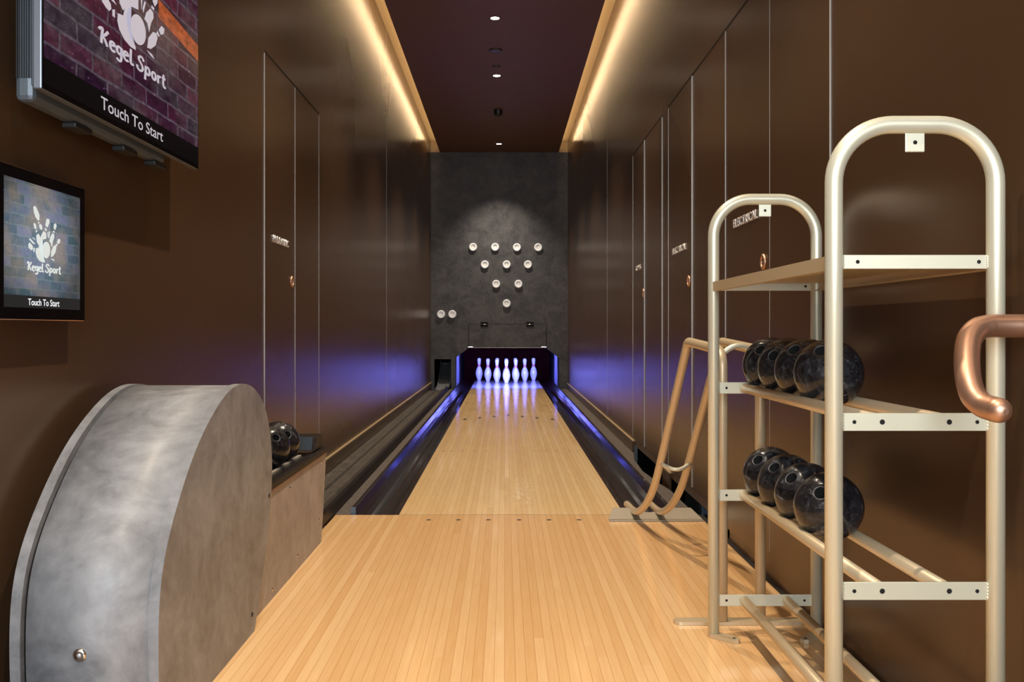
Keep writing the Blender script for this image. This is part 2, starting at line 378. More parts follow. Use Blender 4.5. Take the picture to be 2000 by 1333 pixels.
# the slide that comes down out of the mask
m = MB(); rows = []
sl = [(13.28, 0), (13.45, .004), (13.62, .02), (13.80, .06), (14.0, .13), (14.2, .23), (14.4, .35)]
GR = [(-.785, .06), (-.797, .055), (-.806, .03), (-.835, .022), (-.838, .05), (-.845, .022), (-.905, .014), (-.96, .020), (-.966, .05), (-.974, .05), (-.98, .02)]
for y, z in spline([(0, a, b) for a, b in sl], 4) and [(p.y, p.z) for p in spline([(0, a, b) for a, b in sl], 4)]:
    rows.append([m.bm.verts.new((gx, y, gz+z-.012)) for gx, gz in GR])
for a, b in zip(rows, rows[1:]):
    for i in range(len(GR)-1): m.bm.faces.new((a[i], a[i+1], b[i+1], b[i])).smooth = True
bmesh.ops.solidify(m.bm, geom=m.bm.faces[:], thickness=.006)
m.build('slide', 'steel', o)
MB().prism([(-.796, -.08), (-.796, .052), (-.804, .060), (-.816, .060), (-.8212, .055), (-.8212, -.08)], 'y', 3.985, 13.3).build('side_rail', 'blackplastic', o)
# ------------------------------------------------------------------ walls, ceiling
struct(MB().box(LW-.1, LW, BACKY, FARY, -.08, CCZ).build('wall_left', 'wall'))
struct(MB().box(RW, RW+.1, BACKY, 17.2, .05, CCZ).build('wall_right', 'wall'))
struct(MB().box(LW-.1, LW, FARY+.001, 17.2, -.08, CCZ).build('wall_left', 'void'))
struct(MB().box(RW+.30, RW+.34, 3.8, 7.2, -.16, .3).box(RW+.1, RW+.30, 3.8, 7.2, .26, .3).box(RW+.1, RW+.30, 7.2, 7.24, -.16, .3).box(RW+.1, RW+.30, 3.76, 3.8, -.16, .3).build('wall_recess', 'void'))
m = MB(); Y0, Y1 = FARY, FARY+.05
m.box(LW, RW, Y0, Y1, .593, CZ); m.box(LW, -1.02, Y0, Y1, -.08, .593); m.box(-1.02, -.777, Y0, Y1, .43, .593)
m.box(-.777, -.718, Y0, Y1, -.08, .593); m.box(.789, RW, Y0, Y1, -.08, .593)
m.prism([(-.718, .445), (-.52, .593), (-.718, .593)], 'y', Y0, Y1); m.prism([(.789, .445), (.789, .593), (.60, .593)], 'y', Y0, Y1)
struct(m.build('wall_far', 'mask'))
struct(MB().box(LW, RW, FARY+.001, FARY+.05, CZ+.001, CCZ).build('trim_1', 'cove'))
struct(MB().box(-.937, .781, BACKY, FARY, CZ, CZ+.03).build('ceiling', 'ceiling'))
struct(MB().box(LW-.1, RW+.1, BACKY, FARY+.1, CCZ, CCZ+.06).build('ceiling', 'cove'))
m = MB(); m.box(LW-.1, RW+.1, BACKY-.1, BACKY, -.08, .55); m.box(LW-.1, RW+.1, BACKY-.1, BACKY, 2.95, CCZ)
m.box(LW-.1, -.88, BACKY-.1, BACKY, .55, 2.95); m.box(.72, RW+.1, BACKY-.1, BACKY, .55, 2.95)
struct(m.build('wall_back', 'wall'))
# bottom skirting, ledges
def ledge(name, x0, x1, y0, y1, z1, z0):
    xi, xo = (x0, x1)
    m = MB(); m.box(min(xi, xo), max(xi, xo), y0, y1, z0, z1, 0); m.box(min(xi, xo), max(xi, xo), y0, y1, z1, z1+.008, 1)
    return struct(m.build(name, ['wall', 'ledge']))
ledge('baseboard_left', LW, LW+.013, 3.97, FARY, .088, .008)
ledge('baseboard_right', RW, RW-.013, 6.69, FARY, .075, -.03)
ledge('baseboard_right', RW, RW-.013, 5.20, 5.42, .075, -.03)
struct(MB().box(RW+.008, RW+.05, BACKY, 3.885, -.05, .046).build('baseboard_right', 'wall'))
struct(MB().box(RW-.011, RW+.03, BACKY, 4.44, -.05, -.0015).build('trim_2', 'groove'))
o = MB().box(RW+.06, RW+.10, 4.75, 5.12, -.10, .12).box(RW+.03, RW+.06, 4.55, 4.60, -.10, .12).build('metal_stud', 'bluegrey')
tag(o, 'blue-grey metal stud seen in the gap under right wall', 'metal stud')
# ------------------------------------------------------------------ flush doors
def door(name, side, y0, y1, edges, text=None, ty=None, lock=None, zb=.10, label=None):
    X, s_ = (LW, 1) if side == 'L' else (RW, -1)
    d = struct(MB().box(min(X, X+s_*.003), max(X, X+s_*.003), y0+.002, y1-.002, zb, 2.10).build(name, 'wall'))
    for yy, p in edges:
        MB().box(min(X, X+s_*(.003+p)), max(X, X+s_*(.003+p)), yy-.0015, yy+.0015, zb, 2.10).build('edge_strip', 'seam', d)
    MB().box(min(X, X+s_*.0045), max(X, X+s_*.0045), y0, y1, 2.102, 2.110).build('head_gap', 'groove', d)
    if text:
        t = text_mesh(text, abs(ty[1]-ty[0]), .034, .6 if False else .0, .012)
        # give the lettering real depth
        bm = bmesh.new(); bm.from_mesh(t)
        r = bmesh.ops.extrude_face_region(bm, geom=bm.faces[:]); bmesh.ops.translate(bm, verts=[g for g in r['geom'] if isinstance(g, bmesh.types.BMVert)], vec=(0, 0, .005))
        bmesh.ops.recalc_face_normals(bm, faces=bm.faces[:]); bm.to_mesh(t); bm.free()
        place_mesh(t, (X+s_*.0035, ty[0], 1.270), (0, s_, 0), (0, 0, 1), (s_, 0, 0), 'lettering', 'letters', d)
    if lock:
        MB().lathe([(.017, .001), (.017, .006), (.022, .009), (.028, .006), (.029, .001)], (X+s_*.003, lock, 1.106), (s_, 0, 0), 28).build('keyhole_ring', 'copper', d)
        MB().lathe([(0, .0015), (.018, .0015)], (X+s_*.003, lock, 1.106), (s_, 0, 0), 24).build('keyhole_recess', 'void', d)
        MB().lathe([(0, .004), (.006, .004), (.008, .001)], (X+s_*.003, lock, 1.106), (s_, 0, 0), 16).build('lock_barrel', 'chrome', d)
    return d
door('door_1', 'L', 4.215, 4.82, [(4.215, .0003), (4.82, .0016)], 'HYDRAULIC', (4.351, 4.665), 4.745)
door('door_2', 'L', 4.82, 5.44, [(5.44, .001)])
door('door_3', 'R', 6.172, 6.737, [(6.737, .0016), (6.172, .0045)], 'COMMS', (6.56, 6.33), 6.215)
door('door_4', 'R', 5.50, 6.172, [(5.50, .0006)])
door('door_5', 'R', 4.603, 5.277, [(5.277, .0015), (4.603, .0045)], 'ELECTRICAL', (5.13, 4.753), 4.685)
door('door_6', 'R', 3.912, 4.603, [])
door('door_7', 'R', 3.26, 3.912, [(3.912, .0022), (3.26, .0006)], 'ELECTRICAL', (3.763, 3.408), 3.335)
door('door_8', 'R', 2.66, 3.26, [(2.66, 0)])
for n_, (X, s_, y) in enumerate(((LW, 1, 8.58), (RW, -1, 8.45))):
    struct(MB().box(min(X, X+s_*.0009), max(X, X+s_*.0009), y-.0015, y+.0015, .10, CCZ).build('trim_%d' % (3+n_), 'seam'))
# ------------------------------------------------------------------ ceiling fittings
names = ['beyond the picture towards the camera, first of the row', 'near', '', '']
DL = [(.72, None), (2.49, None), (4.26, None), (6.03, None),
      (7.80, 'round recessed downlight nearest the camera of those seen, alone near the top'),
      (9.57, 'round recessed downlight just beyond the two dark ceiling discs'),
      (11.34, 'round recessed downlight right behind the black hanging sensor'),
      (13.10, 'farthest round recessed downlight, close to the dark mask wall')]
for y, lab in DL:
    lab = lab or 'round recessed downlight in the brown ceiling over the approach'
    t = thing('downlight', lab, 'ceiling light', (-.08, y, CZ), 'recessed downlights along the ceiling')
    MB().lathe([(.034, -.0005), (.040, -.003), (.046, -.001), (.047, 0)], (-.08, y, CZ), seg=32).build('trim_ring', 'groove', t)
    MB().lathe([(0, -.0015), (.036, -.0015)], (-.08, y, CZ), seg=32).build('lens', 'lamp', t)
    light('downlight_beam', 'SPOT', (0, 0, -.012), (0, 0, -1), 150, (1, .83, .63), t, spot_size=math.radians(90), spot_blend=.9, shadow_soft_size=.022)
t = thing('ceiling_speaker', 'larger dark round ceiling detector with two tiny bright dots', 'ceiling detector', (-.083, 8.69, CZ))
MB().lathe([(0, -.006), (.045, -.006), (.058, -.010), (.064, -.004), (.065, 0)], (-.083, 8.69, CZ), seg=36).build('cover', 'darkdisc', t)
MB().lathe([(0, -.010), (.006, -.009), (.007, -.005)], (-.105, 8.67, CZ), seg=12).build('dot', 'seam', t); MB().lathe([(0, -.010), (.005, -.009), (.006, -.005)], (-.07, 8.67, CZ), seg=12).build('dot', 'seam', t)
tag(MB().lathe([(0, -.004), (.04, -.004), (.043, 0)], (-.081, 9.22, CZ), seg=32).build('ceiling_cover', 'darkdisc'), 'plain smaller dark disc in the ceiling between detector and downlight', 'ceiling disc')
t = thing('ceiling_sensor', 'black hanging round sensor below the ceiling, in the middle of the row', 'ceiling sensor', (-.075, 11.08, CZ))
MB().lathe([(.052, 0), (.052, -.012), (.050, -.045), (.040, -.062), (.020, -.070), (0, -.071)], (-.075, 11.08, CZ), seg=32).build('dome', 'black', t)
MB().tube([(-.075, 11.027, CZ-.002), (-.075, 11.024, CZ-.05)], .004, 10).build('stem', 'steel', t)
tag(MB().lathe([(0, -.003), (.035, -.003), (.038, 0)], (-.08, 13.45, CZ), seg=24).build('ceiling_cover', 'darkdisc'), 'faint dark disc in the ceiling right beside the mask wall', 'ceiling disc')
# ------------------------------------------------------------------ mask wall fittings
def mx(x): return (x-985.7)/134.7
def mz(y): return .87-(y-642.7)/134.7
PUCK = [(924, 483, 'first from left in the top row of four'), (967, 483, 'second from left in the top row of four'), (1009.5, 483.5, 'third from left in the top row of four'), (1051, 483.5, 'rightmost in the top row of four'),
        (947, 517, 'left one in the row of three'), (989.5, 517, 'middle one in the row of three'), (1031, 517, 'right one in the row of three'),
        (969, 555, 'left one in the row of two above the flap'), (1012.5, 555, 'right one in the row of two above the flap'), (989.5, 593, 'bottom tip of the triangle, above the flap'),
        (861.5, 614, 'outer one of the pair at lower left'), (883.5, 614, 'inner one of the pair at lower left')]
def puck(x, z, lab):
    t = thing('pin_indicator', 'white round disc on dark wall, '+lab, 'pin indicator', (x, FARY, z), 'white round indicators on the mask wall')
    MB().lathe([(.056, 0), (.057, .018), (.053, .026), (.045, .028), (.040, .024), (.030, .024), (.027, .021), (0, .021)], (x, FARY, z), (0, -1, 0), 36).build('disc', 'puck', t)
    MB().lathe([(.024, .0215), (.023, .0235), (.021, .0215)], (x, FARY, z), (0, -1, 0), 28).build('ring', 'seam', t)
for x, y, lab in PUCK: puck(mx(x), mz(y), lab)
t = thing('machine_flap', 'dark mottled hinged flap above the pin opening', 'flap', (.04, FARY, .60))
MB().box(-.524, .604, FARY-.0025, FARY-.0005, .597, .939).build('shadow_gap', 'groove', t)
MB().prism([(-.518, .600), (.598, .600), (.598, .933), (-.518, .933)], 'y', FARY-.014, FARY-.003).build('panel', 'mask', t)
MB().box(-.518, .598, FARY-.016, FARY-.001, .594, .5995).build('bottom_edge', 'seam', t)
for x in (mx(946), mx(1035)):
    h = MB().box(x-.055, x+.055, FARY-.018, FARY-.0145, .90, .968).build('hinge', 'kick', t)
    MB().tube([(x-.055, FARY-.022, .934), (x+.055, FARY-.022, .934)], .007, 14).build('hinge_pin', 'chrome', h)
for x in (mx(919), mx(1062)):
    MB().box(x-.038, x+.038, FARY-.026, FARY-.0165, .600, .616, bevel=.003).build('latch', 'chrome', t)
# pit behind the mask
struct(MB().box(LW-.1, RW+.1, FARY+.05, 17.2, .7505, .80).box(LW-.1, RW+.1, 17.15, 17.2, -.2, .75).build('ceiling', 'void'))  # unseen black lid and end, added to keep world light out of the pit
o = MB().box(-.76, .83, 16.905, 16.95, -.16, .75).build('pit_curtain', 'maroon'); tag(o, 'dark maroon curtain at the back of the pin pit', 'curtain')
o = MB().box(-.752, -.722, FARY+.055, 16.9, -.09, .75).build('kickback_panel', 'kick'); tag(o, 'dark side panel closing the left of the pin pit, with bright blue-lit edge', 'side panel')
MB().box(-.712, -.704, FARY+.06, FARY+.95, .035, .47).build('edge_rail', 'kickedge', o)
o = MB().box(.792, .822, FARY+.055, 16.9, -.09, .75).build('kickback_panel', 'kick'); tag(o, 'dark side panel closing the right of the pin pit, with bright blue-lit edge', 'side panel')
MB().box(.770, .778, FARY+.06, FARY+.95, .035, .47).build('edge_rail', 'kickedge', o)
o = MB().tube([(-.60, 13.93, .70), (.66, 13.93, .70)], .013, 14).build('blue_lamp', 'bluelamp'); tag(o, 'blue tube lamp hidden behind the mask above the pins', 'lamp')
# pins
PP = [(.0258, 0), (.0300, .006), (.0365, .030), (.0485, .060), (.0580, .095), (.0606, .118), (.0590, .145), (.0510, .180), (.0400, .206), (.0310, .224), (.0268, .234), (.0268, .235), (.0238, .247), (.0236, .2475), (.0230, .257), (.0230, .2575), (.0236, .270), (.0236, .2705), (.0275, .300), (.0312, .328), (.0323, .345), (.0305, .362), (.0240, .374), (.0130, .380), (0, .381)]
PMT = [0]*(len(PP)-1)
for i in range(len(PP)-1):
    zc = (PP[i][1]+PP[i+1][1])/2
    if .2345 < zc < .2473 or .2573 < zc < .2703: PMT[i] = 1
m = MB(); m.lathe([(0, 0)]+PP, seg=32, mats=[0]+PMT); pin0 = m.build('bowling_pin', ['pin', 'pinred'])
pl = [(0, 0, 'foremost of all, at the middle'), (1, -.5, 'left one of the second row'), (1, .5, 'right one of the second row'),
      (2, -1, 'second from left, in the third row'), (2, 0, 'hidden directly behind the foremost pin'), (2, 1, 'second from right, in the third row'),
      (3, -1.5, 'farthest left of all, in the back row'), (3, -.5, 'half hidden behind left second-row pin'), (3, .5, 'half hidden behind right second-row pin'), (3, 1.5, 'farthest right of all, in the back row')]
for k, (r, c, lab) in enumerate(pl):
    p = pin0 if k == 0 else pin0.copy()
    if k: COL.objects.link(p)
    p.location = (.028+c*.3048, 15.13+r*.264, 0); p.rotation_euler = (0, 0, k*.7)
    tag(p, 'white bowling pin with red neck stripes, '+lab, 'bowling pin', 'ten pins set on the pin deck')
# ------------------------------------------------------------------ screens
LOGO = [[(0.3478,0.8123),(0.3632,0.8258),(0.3787,0.8174),(0.41,0.7801),(0.4219,0.7594),(0.4219,0.7243),(0.4061,0.7109),(0.3749,0.7372),(0.3555,0.7689)],
[(0.3516,0.6791),(0.3632,0.6868),(0.3787,0.6731),(0.3842,0.6489),(0.3733,0.6365),(0.3555,0.6549)],
[(0.4219,0.6817),(0.4361,0.6902),(0.4536,0.6786),(0.4616,0.6545),(0.4456,0.6422),(0.4282,0.655)],
[(0.514,0.7329),(0.5304,0.7481),(0.5525,0.7412),(0.555,0.7159),(0.5263,0.6725),(0.5035,0.6856)],
[(0.6175,0.712),(0.6361,0.7224),(0.6514,0.7116),(0.6471,0.6902),(0.6302,0.6645),(0.615,0.6806)],
[(0.41,0.7),(0.4203,0.705),(0.4203,0.6915),(0.41,0.6875)],
[(0.3749,0.6228),(0.392,0.635),(0.3951,0.6255),(0.3811,0.6111)],
[(0.4921,0.6637),(0.5059,0.6656),(0.5222,0.6474),(0.5059,0.6402)],
[(0.6074,0.6563),(0.626,0.6535),(0.6201,0.6398),(0.6049,0.6456)],
[(0.3842,0.5891),(0.41,0.6074),(0.4258,0.5919),(0.4377,0.5708),(0.4258,0.5392),(0.4124,0.5151),(0.392,0.5353)],
[(0.4345,0.5704),(0.4576,0.6136),(0.4817,0.637),(0.5116,0.6231),(0.5116,0.5773),(0.4776,0.5656),(0.4576,0.543),(0.4456,0.5013),(0.4536,0.4518),(0.4736,0.4184),(0.5059,0.3936),(0.4938,0.3798),(0.4616,0.3769),(0.4219,0.3884),(0.3904,0.4154),(0.3772,0.4489),(0.3811,0.4842),(0.414,0.4928),(0.4234,0.5339)],
[(0.5304,0.6358),(0.5386,0.6394),(0.5345,0.5929)],
[(0.555,0.6441),(0.5633,0.6427),(0.5468,0.5842),(0.5427,0.6041)],
[(0.555,0.5596),(0.5674,0.597),(0.5966,0.6342),(0.6175,0.6265),(0.6201,0.6035),(0.6007,0.565),(0.5882,0.5171),(0.5757,0.5517)],
[(0.5757,0.4335),(0.584,0.4858),(0.6175,0.5333),(0.6429,0.5388),(0.6497,0.5188),(0.6344,0.4755),(0.6007,0.4411)],
[(0.6429,0.5414),(0.6497,0.5552),(0.6659,0.5404),(0.6582,0.5312)],
[(0.6599,0.5668),(0.6813,0.5981),(0.7029,0.5955),(0.6986,0.5687),(0.6753,0.5503)],
[(0.2846,0.5079),(0.3019,0.5222),(0.3363,0.499),(0.3401,0.4797),(0.3286,0.4626),(0.3095,0.4665),(0.2891,0.479)],
[(0.3478,0.4805),(0.3609,0.4894),(0.3609,0.4522),(0.3478,0.4533)],
[(0.2921,0.5505),(0.3057,0.5546),(0.3439,0.5345),(0.371,0.5154),(0.3439,0.5172),(0.3095,0.5354)],
[(0.3363,0.5707),(0.3555,0.5607),(0.3671,0.5497),(0.3478,0.5573)],
[(0.5674,0.4902),(0.5655,0.471),(0.5599,0.4527),(0.551,0.4366),(0.5394,0.4239),(0.526,0.4153),(0.5116,0.4114),(0.4973,0.4125),(0.4841,0.4185),(0.4727,0.4289),(0.4641,0.443),(0.4586,0.4599),(0.4568,0.4783),(0.4586,0.4972),(0.4641,0.5152),(0.4727,0.5312),(0.4841,0.544),(0.4973,0.5528),(0.5116,0.557),(0.526,0.5562),(0.5394,0.5505),(0.551,0.5402),(0.5599,0.526),(0.5655,0.509)],
[(0.5716,0.4202),(0.6091,0.4186),(0.6276,0.4048),(0.6007,0.4075)]]

LOGO[10] = [(u-.013, v) if (u, v) in ((.4456, .5013), (.4536, .4518), (.4736, .4184), (.4576, .543), (.5059, .3936), (.4776, .5656)) else (u, v) for u, v in LOGO[10]]
LOGO[21] = [(.5116+(u-.5116)*.93, .4842+(v-.4842)*.95) for u, v in LOGO[21]]
def flat(poly, name, m, parent, fx, th=.0006):
    """shapes shown on a display, a hair above the glass; fx maps (u,v,w) to the place"""
    b = MB()
    for q in poly:
        n = len(q); A = [b.bm.verts.new(fx(u, v, .0004)) for u, v in q]; B = [b.bm.verts.new(fx(u, v, .0004+th)) for u, v in q]
        b.bm.faces.new(B); b.bm.faces.new(A[::-1])
        for i in range(n): b.bm.faces.new((A[i], A[(i+1) % n], B[(i+1) % n], B[i]))
    bmesh.ops.triangulate(b.bm, faces=[f for f in b.bm.faces if len(f.verts) > 4])
    return b.build(name, m, parent)
# handwriting strokes for "Kegel Sport": polylines in units of the capital height, baseline 0
def arc(cx, cy, rx, ry, a0, a1, n=12): return [(cx+rx*math.cos(math.radians(a0+(a1-a0)*k/n)), cy+ry*math.sin(math.radians(a0+(a1-a0)*k/n))) for k in range(n+1)]
GLY = [  # (advance, strokes)
 ('K', .66, [[(-.02, .80), (.04, .92), (.16, 1.0), (.24, .98)], [(.22, 1.0), (.16, .5), (.12, 0)], [(.58, 1.02), (.36, .66), (.16, .50), (.34, .40), (.52, .02)]]),
 ('e', .46, [[(.06, .30), (.36, .42)]+arc(.22, .38, .16, .20, 10, 175)+arc(.24, .26, .18, .26, 165, 320)]),
 ('g', .50, [arc(.22, .34, .16, .24, 40, 400), [(.40, .62), (.38, .1), (.34, -.26), (.20, -.36), (.04, -.26)]]),
 ('e', .46, [[(.06, .30), (.36, .42)]+arc(.22, .38, .16, .20, 10, 175)+arc(.24, .26, .18, .26, 165, 320)]),
 ('l', .34, [[(.12, 1.02), (.10, .5), (.10, .12), (.18, .0), (.32, .08)]]),
 (' ', .20, []),
 ('S', .64, [[(.56, .80), (.50, .96), (.36, 1.02), (.20, .90), (.20, .72), (.38, .52), (.50, .32), (.44, .08), (.26, -.02), (.08, .08), (.06, .26)]]),
 ('p', .54, [[(.10, .60), (.08, .1), (.04, -.40)], arc(.26, .32, .16, .26, 150, -150)]),
 ('o', .50, [arc(.24, .30, .16, .27, 90, 450)]),
 ('r', .40, [[(.10, .60), (.10, .0)], [(.10, .36), (.20, .54), (.34, .58)]]),
 ('t', .40, [[(.20, .92), (.16, .4), (.18, .08), (.28, -.02), (.38, .06)], [(.04, .62), (.36, .66)]])]
def script_polys(u0, u1, v0, capv, thick):
    tot = sum(g[1] for g in GLY); pen = 0; out = []
    sx = (u1-u0)/tot
    for g, adv, strokes in GLY:
        for st in strokes:
            pts = [(p.x, p.y) for p in spline([(x, y, 0) for x, y in st], 3)]
            L, R = [], []
            for i, (x, y) in enumerate(pts):
                a = pts[max(i-1, 0)]; b = pts[min(i+1, len(pts)-1)]; dx, dy = b[0]-a[0], b[1]-a[1]; l = math.hypot(dx, dy) or 1
                nx, ny = -dy/l*thick*.5, dx/l*thick*.5; L.append((x+nx, y+ny)); R.append((x-nx, y-ny))
            for i in range(len(pts)-1):
                q = [L[i], L[i+1], R[i+1], R[i]]
                out.append([(u0+(pen+x)*sx, v0+y*capv) for x, y in q])
        pen += adv
    return out
def screen(X, y0, y1, z0, z1, name, label, cat, scr, ink, bez, edge, depth, extra):
    """a display hung on the left wall, facing +x; y grows to the right of the picture on it"""
    t = thing(name, label, cat, (X, (y0+y1)/2, z0))
    bl, br_, bb, bt = bez
    sx = (y1-y0); sz = (z1-z0)
    fx = lambda u, v, w_: (X+w_, y0+u*sx, z0+v*sz)
    MB().box(X-depth, X-.0012, y0-bl, y1+br_, z0-bb, z1+bt, bevel=.003).build('casing', edge, t)
    gb = MB().box(X-.0012, X-.0002, y0-bl+.002, y1+br_-.002, z0-bb+.002, z1+bt-.002).build('bezel', 'glass', t)
    b = MB(); f = b.face([fx(0, 0, 0), fx(1, 0, 0), fx(1, 1, 0), fx(0, 1, 0)])
    uvl = b.bm.loops.layers.uv.new('UVMap')
    for lp, uv in zip(f.loops, ((0, 0), (1, 0), (1, 1), (0, 1))): lp[uvl].uv = uv
    sc = b.build('screen', scr, t)
    if sc.data.polygons[0].normal.x < 0: sc.data.flip_normals()
    flat(LOGO, 'pin_and_ball_emblem', ink, sc, fx)
    flat(script_polys(.272, .715, .300, .066, .15), 'script_lettering', ink, sc, fx)
    tm = text_mesh('Touch To Start', .411*sx, .056*sz, 0, .006)
    place_mesh(tm, fx(.281, .0215, .0008), (0, 1, 0), (0, 0, 1), (1, 0, 0), 'caption_lettering', 'whiteink' if 'touch' in name else ink, sc)
    return t
tv = screen(-.96, 1.972, 2.965, 1.383, 1.942, 'television', 'large wall television at top left showing brick wall and bowling logo', 'television', 'tvscreen', 'tvink', (.006, .006, .014, .006), 'tvedge', .020, None)
MB().box(-.994, -.981, 1.985, 2.95, 1.38, 1.93, bevel=.004).build('rear_panel', 'tvback', tv)
m = MB(); m.box(-1.036, -.995, 2.00, 2.78, 1.352, 1.62, bevel=.012); m.build('rear_housing', 'tvback', tv)
m = MB()
for k in range(7): m.box(-1.030+k*.005, -1.028+k*.005, 1.9965, 2.0005, 1.40, 1.60)
m.build('vent_slats', 'black', tv)
MB().box(LW+.001, -1.037, 2.2, 2.7, 1.45, 1.85).build('wall_bracket', 'black', tv)
for y in (2.20, 2.48, 2.70): MB().box(-1.030, -.996, y, y+.09, 1.338, 1.3515, bevel=.003).build('speaker_grille', 'black', tv)
tab = screen(-1.03, 1.948, 2.297, .9155, 1.187, 'touch_panel', 'small wall touch panel under the television showing blue-grey bricks and bowling logo', 'touch panel', 'tabscreen', 'tabink', (.028, .028, .027, .027), 'roseedge', .012, None)
MB().box(LW+.001, -1.0425, 1.97, 2.27, .93, 1.17).build('wall_mount', 'black', tab)
# ------------------------------------------------------------------ ball return
br = thing('ball_return', 'grey concrete-look ball return machine by left wall with rounded hood and low ball tray', 'ball return', (-.87, 2.5, 0))
outl = [(1.990, .0), (1.974, .08), (1.968, .17), (1.968, .25), (1.973, .297), (1.986, .362), (2.021, .424), (2.094, .491), (2.156, .555), (2.240, .6155), (2.330, .657), (2.405, .690), (2.480, .713), (2.560, .724), (2.650, .722),
        (2.740, .700), (2.820, .662), (2.885, .612), (2.925, .530), (2.938, .460), (2.936, .400), (2.915, .310), (2.885, .247), (2.818, .122), (2.748, .031), (2.725, .0)]
oc = [(p.y, p.z) for p in spline([(0, a, b) for a, b in outl], 3)]
for _ in range(14): oc = [oc[0]]+[tuple((oc[i-1][j]+2*oc[i][j]+oc[i+1][j])/4 for j in (0, 1)) for i in range(1, len(oc)-1)]+[oc[-1]]
def inset(poly, d, cy=2.46, cz=.33):
    out = []
    n = len(poly)
    for i, (a, b) in enumerate(poly):
        p, q = poly[max(i-1, 0)], poly[min(i+1, n-1)]; dx, dy = q[0]-p[0], q[1]-p[1]; l = math.hypot(dx, dy)
        out.append((a+dy/l*d, max(b-dx/l*d, .0)))
    return out
MB().prism(oc, 'x', -.742, -.720, smooth=False).build('side_panel', 'concrete', br)
MB().prism(oc, 'x', -1.030, -1.008, smooth=False).build('side_panel', 'concrete', br)
MB().prism(inset(oc, .004), 'x', -.998, -.7425, smooth=True).build('hood', 'hood', br)
MB().prism(inset(oc, .016), 'x', -1.0075, -.9985, smooth=True).build('seam_gap', 'groove', br)
b = MB().lathe([(.014, 0), (.014, .003), (.009, .005), (.0, .005)], (-.885, 1.9735, .19), (0, -1, 0), 24).build('bolt', 'chrome', br)
MB().lathe([(.005, .005), (.003, .007), (0, .007)], (-.885, 1.9735, .19), (0, -1, 0), 12).build('bolt_head', 'steel', b)
for y, z in ((2.895, .36), (2.70, .055)): MB().lathe([(.007, 0), (.006, .002), (0, .002)], (-.720, y, z), (1, 0, 0), 12).build('bolt', 'black', br)
# low body with the tray
MB().prism([(2.60, .0), (3.862, .0), (3.905, .12), (3.965, .345), (2.60, .345)], 'x', -1.02, -.748).build('body', 'body', br)
MB().box(-1.024, -.744, 2.62, 3.967, .3455, .3535).build('tray_lip', 'lip', br)
m = MB(); m.prism([(-.744, .354), (-.744, .372), (-.752, .378), (-.795, .362), (-.80, .354)], 'y', 2.62, 3.967)
m.prism([(-1.024, .354), (-1.024, .378), (-.985, .378), (-.945, .362), (-.94, .354)], 'y', 2.62, 3.967); m.build('tray', 'blackplastic', br)
MB().box(-.9395, -.8005, 2.62, 3.80, .354, .3565).build('tray_bed', 'black', br)
m = MB(); m.box(-.829, -.815, 2.62, 3.80, .357, .364); m.box(-.925, -.911, 2.62, 3.80, .357, .364); m.build('guide_rail', 'seam', br)
eb = MB(); eb.prism([(3.815, .3785), (3.967, .3785), (3.955, .432), (3.845, .432)], 'x', -1.0, -.762)
e_ = eb.build('end_block', ['blackplastic'], br)
MB().prism([(3.8125, .380), (3.8145, .380), (3.8445, .431), (3.8425, .431)], 'x', -.985, -.778).build('sloped_face', 'bluegreyplastic', e_)
MB().box(-.955, -.895, 3.862, 3.93, .4325, .440, bevel=.002).build('reset_button', 'orange', e_)
for y, z in ((3.87, .325), (3.30, .315), (3.82, .10), (3.42, .05), (3.05, .03)): MB().lathe([(.006, 0), (.005, .0015), (0, .0015)], (-.748, y, z), (1, 0, 0), 10).build('screw', 'chrome', br)
# ------------------------------------------------------------------ balls
def ball_mesh(R, hr=.0142, seg=48):
    a0 = math.asin(hr/R); pr = []
    n = 30
    pr.append((0, R-.055)); pr.append((hr*.93, R-.055)); pr.append((hr*.95, R*math.cos(a0)-.004)); pr.append((hr, R*math.cos(a0)-.0015))
    for k in range(n+1):
        a = a0*1.13+(PI-a0*1.13)*k/n; pr.append((R*math.sin(a) if k < n else 0, R*math.cos(a)))
    m = MB(); m.lathe(pr, seg=seg, mats=[1, 1, 1, 2]+[0]*(len(pr)-5)); o = m.build('bowling_ball', ['ball', 'void', 'rim']); return o
def put_ball(o, c, d, lab, grp):
    o.location = c; o.rotation_euler = Vector(d).to_track_quat('Z', 'Y').to_euler(); tag(o, lab, 'bowling ball', grp)
R1 = .0772
b0 = ball_mesh(R1); cnt = 0
sp = [(.77, [(-.55, -.592, .589), (-.665, -.607, .436), (-.559, -.471, .682), (-.417, -.579, .701)], 'upper', .769),
      (.467, [(-.613, -.492, .619), (-.6, -.473, .646), (-.644, -.467, .606), (-.472, -.704, .531)], 'lower', .466)]
pos = ['farthest from the camera', 'third from the camera', 'second from the camera', 'nearest the camera, behind front post']
for z, dirs, nm, zz in sp:
    for k, d in enumerate(dirs):
        o = b0 if cnt == 0 else b0.copy()
        if cnt: COL.objects.link(o)
        cnt += 1
        put_ball(o, (.737, 2.6225-.1556*k, zz), d, 'black marbled bowling ball on rack\'s %s rails, %s' % (nm, pos[k]), 'black balls on the %s rails' % nm)
b1 = ball_mesh(.0813, .0140)
for k, (y, d, lab) in enumerate(((3.477, (.542, -.634, .551), 'nearer the hood, half hidden'), (3.641, (.598, -.658, .458), 'next to the end block'))):
    o = b1 if k == 0 else b1.copy()
    if k: COL.objects.link(o)
    put_ball(o, (-.870, y, .4335), d, 'scuffed black bowling ball in the ball return tray, '+lab, 'balls in the ball return tray')
